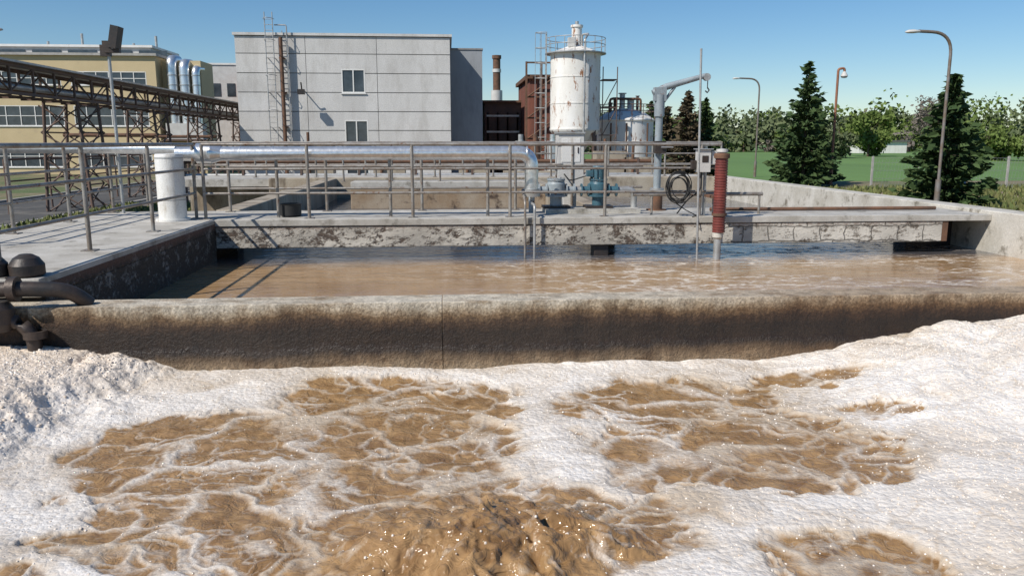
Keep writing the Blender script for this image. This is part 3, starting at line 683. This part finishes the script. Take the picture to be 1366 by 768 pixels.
b=B(); cx,cy,r=10.35,47,1.65
b.rev((cx,cy,0),[(r,-.5),(r,1.1),(r+.03,1.1),(r+.03,1.2),(r,1.2),(r,2.3),(r+.06,2.35),(r+.06,2.42),(r*.7,2.8),(.4,3.05),(0,3.07)],'silo',40)
for i in range(6):
    a_=i*math.pi/3; b.cyl((cx+r*.95*math.cos(a_),cy+r*.95*math.sin(a_),-1.5),(cx+r*.95*math.cos(a_),cy+r*.95*math.sin(a_),-.4),.1,'truss',8)
for z in (2.9,3.25): b.sweep([(cx+(r+.1)*math.cos(2*math.pi*i/24),cy+(r+.1)*math.sin(2*math.pi*i/24),z) for i in range(25)],.025,'truss',5,caps=False)
for i in range(16):
    a_=2*math.pi*i/16; b.cyl((cx+(r+.1)*math.cos(a_),cy+(r+.1)*math.sin(a_),2.35),(cx+(r+.1)*math.cos(a_),cy+(r+.1)*math.sin(a_),3.25),.022,'truss',5)
for dx,h,rr,k in ((-.6,3.7,.12,'rust'),(-.2,3.95,.16,'galv'),(.3,3.6,.2,'box'),(.7,3.8,.08,'truss'),(-.9,3.4,.1,'truss')): b.cyl((cx+dx,cy,2.6),(cx+dx,cy,h),rr,k,10); b.cyl((cx+dx,cy,h-.05),(cx+dx,cy,h),rr*1.5,k,10)
b.sweep(fillet([(cx-1.0,cy-.4,2.7),(cx-1.0,cy-.4,3.6),(cx+.8,cy-.4,3.6),(cx+.8,cy-.4,2.6)],.15,4),.07,'rust',8)
for dx in (-1.2,-.3,.9): b.cyl((cx+dx,cy-r-.15,-1),(cx+dx,cy-r-.15,2.2),.05,'rust',6)
b.obj('process_tank')
b=B(); cx,cy=4.5,75
b.rev((cx,cy,0),[(.42,-1.5),(.42,5),(.34,5),(.34,8.6),(.42,8.6),(.42,8.9),(.3,8.9),(0,8.9)],'rust',16); b.cyl((cx,cy,4.8),(cx,cy,5.8),.52,'box',16); b.cyl((cx,cy,7.4),(cx,cy,7.7),.4,'box',16)
b.obj('chimney_stack')
par=empty('boiler_house')
b=B(); b.box(2.6,5.3,58,66,-1.6,3.9,'truss'); b.box(5.2,7.4,52,60,-1.6,5.1,'rustred'); b.obj('walls',par)
b=B()
b.box(5.0,7.6,51.8,60.2,5.1,5.35,'rust'); b.box(2.4,5.3,57.7,66,3.9,4.05,'rust'); b.obj('roof',par)
b=B()
for x in (4.95,5.9,6.8): b.box(x-.06,x+.06,51.3,51.42,-1.5,6.1,'rust')
for z in (0,1.3,2.6,3.9,5.2,6.0): b.box(4.95,6.8,51.43,51.5,z,z+.1,'rust')
for i in range(4): b.cyl((4.95,51.35,i*1.3),(6.8,51.35,i*1.3+1.3),.05,'rust',5)
for i in range(4):
    for x in (2.8,3.5,4.2,4.9): b.box(x-.05,x+.05,57.2,57.3,-1.5,3.2,'truss')
    b.box(2.7,5,57.1,57.19,-.4+i*1.1,-.28+i*1.1,'galv')
b.obj('steel_frame',par)
b=B()
for x,k in ((3.4,'galv'),(4.1,'rust'),(4.9,'alu')): b.cyl((x,38,-.3),(x,38,1.2),.25,k,12); b.cyl((x,38,1.2),(x,38,1.5),.12,k,10)
b.box(2.6,6.6,37,38.5,-1.5,-.2,'conc_far')
for z in (.3,.9): b.cyl((-12,36,z-.6),(9.5,36,z-.6),.09,'galv' if z<.5 else 'rust',10)
for i in range(9): b.box(-11.5+i*2.5,-11.4+i*2.5,35.9,36.1,-1.5,.45,'truss')
for x,h in ((-7,1.6),(-3.6,.9),(.5,1.1),(7.2,1.3),(8.6,1.0)): b.box(x,x+1.5,39,40,-1.5,h-.6,'conc_far'); b.cyl((x+.4,38.9,-1),(x+.4,38.9,h),.07,'rust',8)
b.obj('yard_pipework')

# ------------------------------------------------------------------ street lamps
def head(b,c,d,k='box'):
    c=Vector(c); d=Vector(d).normalized(); w=Vector((0,0,1)).cross(d)
    vs=[];prof=[(0,.03,.03),(.08,.09,.06),(.3,.14,.09),(.5,.12,.08),(.62,.03,.03)]; n=12
    for (t,ww,hh) in prof:
        for j in range(n):
            a_=2*math.pi*j/n; vs.append(c+d*t+w*ww*math.cos(a_)+Vector((0,0,hh*math.sin(a_)*(1 if math.sin(a_)>0 else .6))))
    fs=[(i*n+j,i*n+(j+1)%n,(i+1)*n+(j+1)%n,(i+1)*n+j) for i in range(len(prof)-1) for j in range(n)]+[tuple(range(n))[::-1],tuple(range((len(prof)-1)*n,len(prof)*n))]
    b.add(vs,fs,k,True)
def lamp(x,y,h,arm,k,r=.07,side=-1):
    b=B(); b.cyl((x,y,-1.5),(x,y,-.3),r*1.5,k,12)
    b.sweep(fillet([(x,y,-.3),(x,y,h),(x+side*arm,y,h+.05)],min(.8,arm*.6),8),r*.85,k,10)
    head(b,(x+side*(arm-.1),y,h+.03),(side,0,-.03)); b.obj('street_lamp')
lamp(19.1,30,5.2,1.35,'lampgrey')
lamp(23.4,60,5.8,1.6,'lampgrey')
lamp(-18.6,32,5.2,1.75,'lampgrey',side=1)
b=B(); x,y=23.9,48.7; b.cyl((x,y,-1.5),(x,y,0),.11,'lamprust',12); b.sweep(fillet([(x,y,0),(x,y,5.55),(x+.4,y,5.6),(x+.4,y,5.4)],.15,5),.075,'lamprust',10)
b.rev((x+.4,y,5.0),[(.0,0),(.14,.02),(.22,.12),(.14,.3),(.06,.42),(0,.42)],'box',16); b.obj('street_lamp')

# ------------------------------------------------------------------ fence, gate, sheds
b=B()
for i in range(16):
    x=24+i*2.6; y=44-.15*i; b.box(x-.05,x+.05,y-.05,y+.05,-1.5,.35,'kerb')
    if i<15:
        for z in (-1.35,-.9,-.45,0,.25): b.cyl((x,y,z),(x+2.6,y-.15,z),.008,'galv',4)
        for j in range(13): b.cyl((x+j*.2,y,-1.4),(x+j*.2+.2,y,.2),.005,'galv',3)
b.obj('wire_fence')
b=B(); y=43
for x in (27.4,28.9): b.box(x-.06,x+.06,y-.06,y+.06,-1.5,.9,'gate')
for z in (-1.3,-.3,.6): b.box(27.4,28.9,y-.03,y+.03,z,z+.06,'gate')
for i in range(9): b.box(27.52+i*.16,27.545+i*.16,y-.02,y+.02,-1.25,.6,'gate')
b.obj('gate')
b=B(); b.box(100,112,190,198,-1.5,1.2,'white'); b.box(99.5,112.5,189.5,198.5,1.2,1.6,'roofing'); b.obj('farm_shed')

# ------------------------------------------------------------------ ground
sheet('ground',-2500,2500,-600,3500,-1.5,'ground')
sheet('field',16,900,53,700,-1.494,'field')
sheet('dirt_path',10,60,34.5,41,-1.493,'dirt')
sheet('paved_yard',-13.5,14,-3,120,-1.492,'yard')
sheet('road',-19.5,-13.7,-40,66,-1.491,'asphalt'); sheet('road',-13.4,-6.2,9,24,-1.487,'asphalt')
b=B(); b.box(-13.68,-13.52,-40,66,-1.5,-1.37,'kerb'); b.box(-19.7,-19.52,-40,66,-1.5,-1.37,'kerb'); b.box(-6.2,-6.05,9,24,-1.5,-1.36,'kerb'); b.obj('kerb')

# ------------------------------------------------------------------ foliage
def cards(centers,size,k,name,extra=None,elong=1.0,dirs=None):
    n=len(centers); c=np.asarray(centers,float)
    if dirs is None: u=rng.normal(size=(n,3))
    else: u=np.asarray(dirs,float)+rng.normal(size=(n,3))*.25
    u/=np.linalg.norm(u,axis=1)[:,None]; w=rng.normal(size=(n,3)); w-=u*(w*u).sum(1)[:,None]; w/=np.linalg.norm(w,axis=1)[:,None]
    s=np.asarray(size)*(.6+.8*rng.random(n)); s=s[:,None]
    p=np.stack([c-u*s*elong*.5-w*s*.28,c-u*s*elong*.1+w*s*.42,c+u*s*elong*.6+w*s*.05,c+u*s*elong*.1-w*s*.40],1).reshape(-1,3)
    vs=p.tolist(); fs=[(4*i,4*i+1,4*i+2,4*i+3) for i in range(n)]
    b=extra or B(); b.add(vs,fs,k); return b.obj(name) if name else b
def spruce(x,y,H,Rr,seed,k='needle',zb=-1.5,dens=1.0):
    rg=random.Random(seed); b=B(); b.sweep([(x,y,zb),(x+.02,y,zb+H*.5),(x,y,zb+H)],[.14,.08,.01],'bark',8)
    C=[];S=[];D=[]
    nb=int(330*dens)
    for i in range(nb):
        h=(i+rg.random())/nb; h=h**1.15
        L=Rr*((1-h)**.82)*rg.uniform(.55,1.18)*(1 if h>.05 else .8)+.05; az=rg.random()*6.283
        z0=zb+.15+h*(H-.2); up=.25*h-.12
        m=max(4,int(L/.085))
        if i%3==0: b.sweep([(x,y,z0),(x+math.cos(az)*L*.8,y+math.sin(az)*L*.8,z0+up*L)],[.02,.006],'bark',4)
        for j in range(m):
            t=(j+rg.random())/m; t=.15+.85*t
            sp=(1-t)*.28*L+.03; side=rg.uniform(-sp,sp)
            px=x+math.cos(az)*L*t-math.sin(az)*side; py=y+math.sin(az)*L*t+math.cos(az)*side
            pz=z0+L*(up*t-.28*t*(1-t)*1.2+.10*t*t)-abs(side)*.3+rg.uniform(-.06,.04)
            C.append((px,py,pz)); S.append(rg.uniform(.16,.30)); D.append((math.cos(az)-math.sin(az)*side*2,math.sin(az)+math.cos(az)*side*2,rg.uniform(-.4,.3)))
    cards(C,S,k,'spruce_tree',b,1.5,D)
spruce(21.3,47.0,7.3,2.15,1); spruce(20.4,31.6,5.3,2.0,2,dens=1.0)
spruce(23.6,50.5,5.0,1.8,3,dens=.7)
spruce(15.6,52,5.9,1.7,4,'needle_brown',dens=.7); spruce(17.4,54,5.6,1.7,5,dens=.7); spruce(13.9,55,5.4,1.5,6,dens=.7); spruce(16.4,60,5.2,1.8,8,'needle_brown',dens=.7); spruce(12.8,58,5,1.6,9,dens=.7)
def crown(cx,cy,zb,H,W,n,rg,lo=.25):
    C=[];nl=rg.randint(8,12)
    lobes=[(cx+rg.uniform(-.5,.5)*W,cy+rg.uniform(-.5,.5)*W,zb+H*rg.uniform(lo,.82),rg.uniform(.2,.36)*W) for _ in range(nl)]
    for i in range(n):
        l=lobes[rg.randrange(nl)]; v=Vector((rg.gauss(0,1),rg.gauss(0,1),rg.gauss(0,1))).normalized()*l[3]*rg.uniform(.35,1.02)
        C.append((l[0]+v.x,l[1]+v.y,max(zb,l[2]+v.z*.85)))
    return C
rg=random.Random(5); b=B(); CL=[];CH=[];CT=[]
for row,(y0,hh) in enumerate(((222,5),(230,10),(262,13))):
    x=-60
    while x<330:
        h=hh*rg.uniform(.7,1.25)*(1.0 if x<110 else 1.25); w=h*rg.uniform(.75,1.1); y=y0+rg.uniform(-10,10)
        cs=crown(x,y,-1.5,h,w,420 if row else 180,rg,.1); t=rg.random()
        (CL if t<.5 else CH if t<.9 else CT).extend(cs)
        b.sweep([(x,y,-1.5),(x,y,-1.5+h*.6)],[.3,.1],'bark',5)
        x+=w*.48
cards(CL,1.15,'leaf2',None,b); cards(CH,1.15,'leaf',None,b); cards(CT,.9,'twig',None,b); b.obj('distant_trees')
def decid(x,y,H,W,k,n,seed,sz=.35):
    rg=random.Random(seed); b=B(); b.sweep([(x,y,-1.5),(x+.1,y,-1.5+H*.35),(x,y,-1.5+H*.7)],[.22,.16,.05],'bark',7)
    for i in range(14):
        a_=rg.random()*6.28; z=-1.5+H*rg.uniform(.25,.6); L=W*.45*rg.uniform(.6,1)
        b.sweep([(x,y,z),(x+math.cos(a_)*L*.5,y+math.sin(a_)*L*.5,z+L*.4),(x+math.cos(a_)*L,y+math.sin(a_)*L,z+L*.9)],[.07,.04,.01],'bark',5)
    cards(crown(x,y,-1.5,H,W,n,rg,.15),sz,k,'deciduous_tree',b,1.4)
decid(78,145,8.5,7,'leaf',3500,1,.5); decid(97,155,13,9,'twig',2600,2,.4); decid(66,132,6.0,5,'leaf2',2500,3,.45)
decid(86,104,7.5,8,'leaf',5000,4,.45); decid(92,110,9.0,9,'leaf',6000,5,.45); decid(78,112,5,6,'leaf',3000,6,.4); decid(81,103,5.0,7,'leaf2',3500,7,.4)
rg=random.Random(9); C=[];D=[]
for i in range(9000):
    C.append((rg.uniform(11,50),rg.uniform(24,44),-1.45+rg.random()*.12)); D.append((rg.uniform(-.3,.3),rg.uniform(-.3,.3),1))
for i in range(5000):
    C.append((rg.uniform(-13.2,-9),rg.uniform(24.3,34),-1.46+rg.random()*.08)); D.append((rg.uniform(-.3,.3),rg.uniform(-.3,.3),1))
cards(C,.16,'grass','grass_tufts',None,1.8,D)

# ------------------------------------------------------------------ light, sky, camera
sd=Vector((-.84,-.62,1.02)).normalized()
L=bpy.data.lights.new('sun','SUN'); L.energy=5.0; L.angle=R(.5); L.color=(1,.95,.87)
lo=bpy.data.objects.new('sun',L); scene.collection.objects.link(lo); lo.rotation_euler=sd.to_track_quat('Z','Y').to_euler()
w=bpy.data.worlds.new('World'); scene.world=w; w.use_nodes=True; nt=w.node_tree
sky=nt.nodes.new('ShaderNodeTexSky'); sky.sky_type='NISHITA'; sky.sun_disc=False
sky.sun_elevation=math.asin(sd.z); sky.sun_rotation=math.atan2(sd.x,sd.y)%(2*math.pi)
sky.air_density=1.0; sky.dust_density=.1; sky.ozone_density=4.5
hs=nt.nodes.new('ShaderNodeHueSaturation'); hs.inputs['Saturation'].default_value=1.2; nt.links.new(sky.outputs[0],hs.inputs['Color'])
bg=nt.nodes['Background']; bg.inputs[1].default_value=.10; nt.links.new(hs.outputs[0],bg.inputs[0])
cam=bpy.data.cameras.new('camera'); co_=bpy.data.objects.new('camera',cam); scene.collection.objects.link(co_)
cam.sensor_width=36; cam.lens=28.0; cam.clip_end=6000; cam.clip_start=.05
co_.location=(0,0,1.13); co_.rotation_euler=(R(90-10.35),0,R(-4.5)); scene.camera=co_
scene.view_settings.view_transform='Standard'; scene.view_settings.look='None'; scene.view_settings.exposure=0
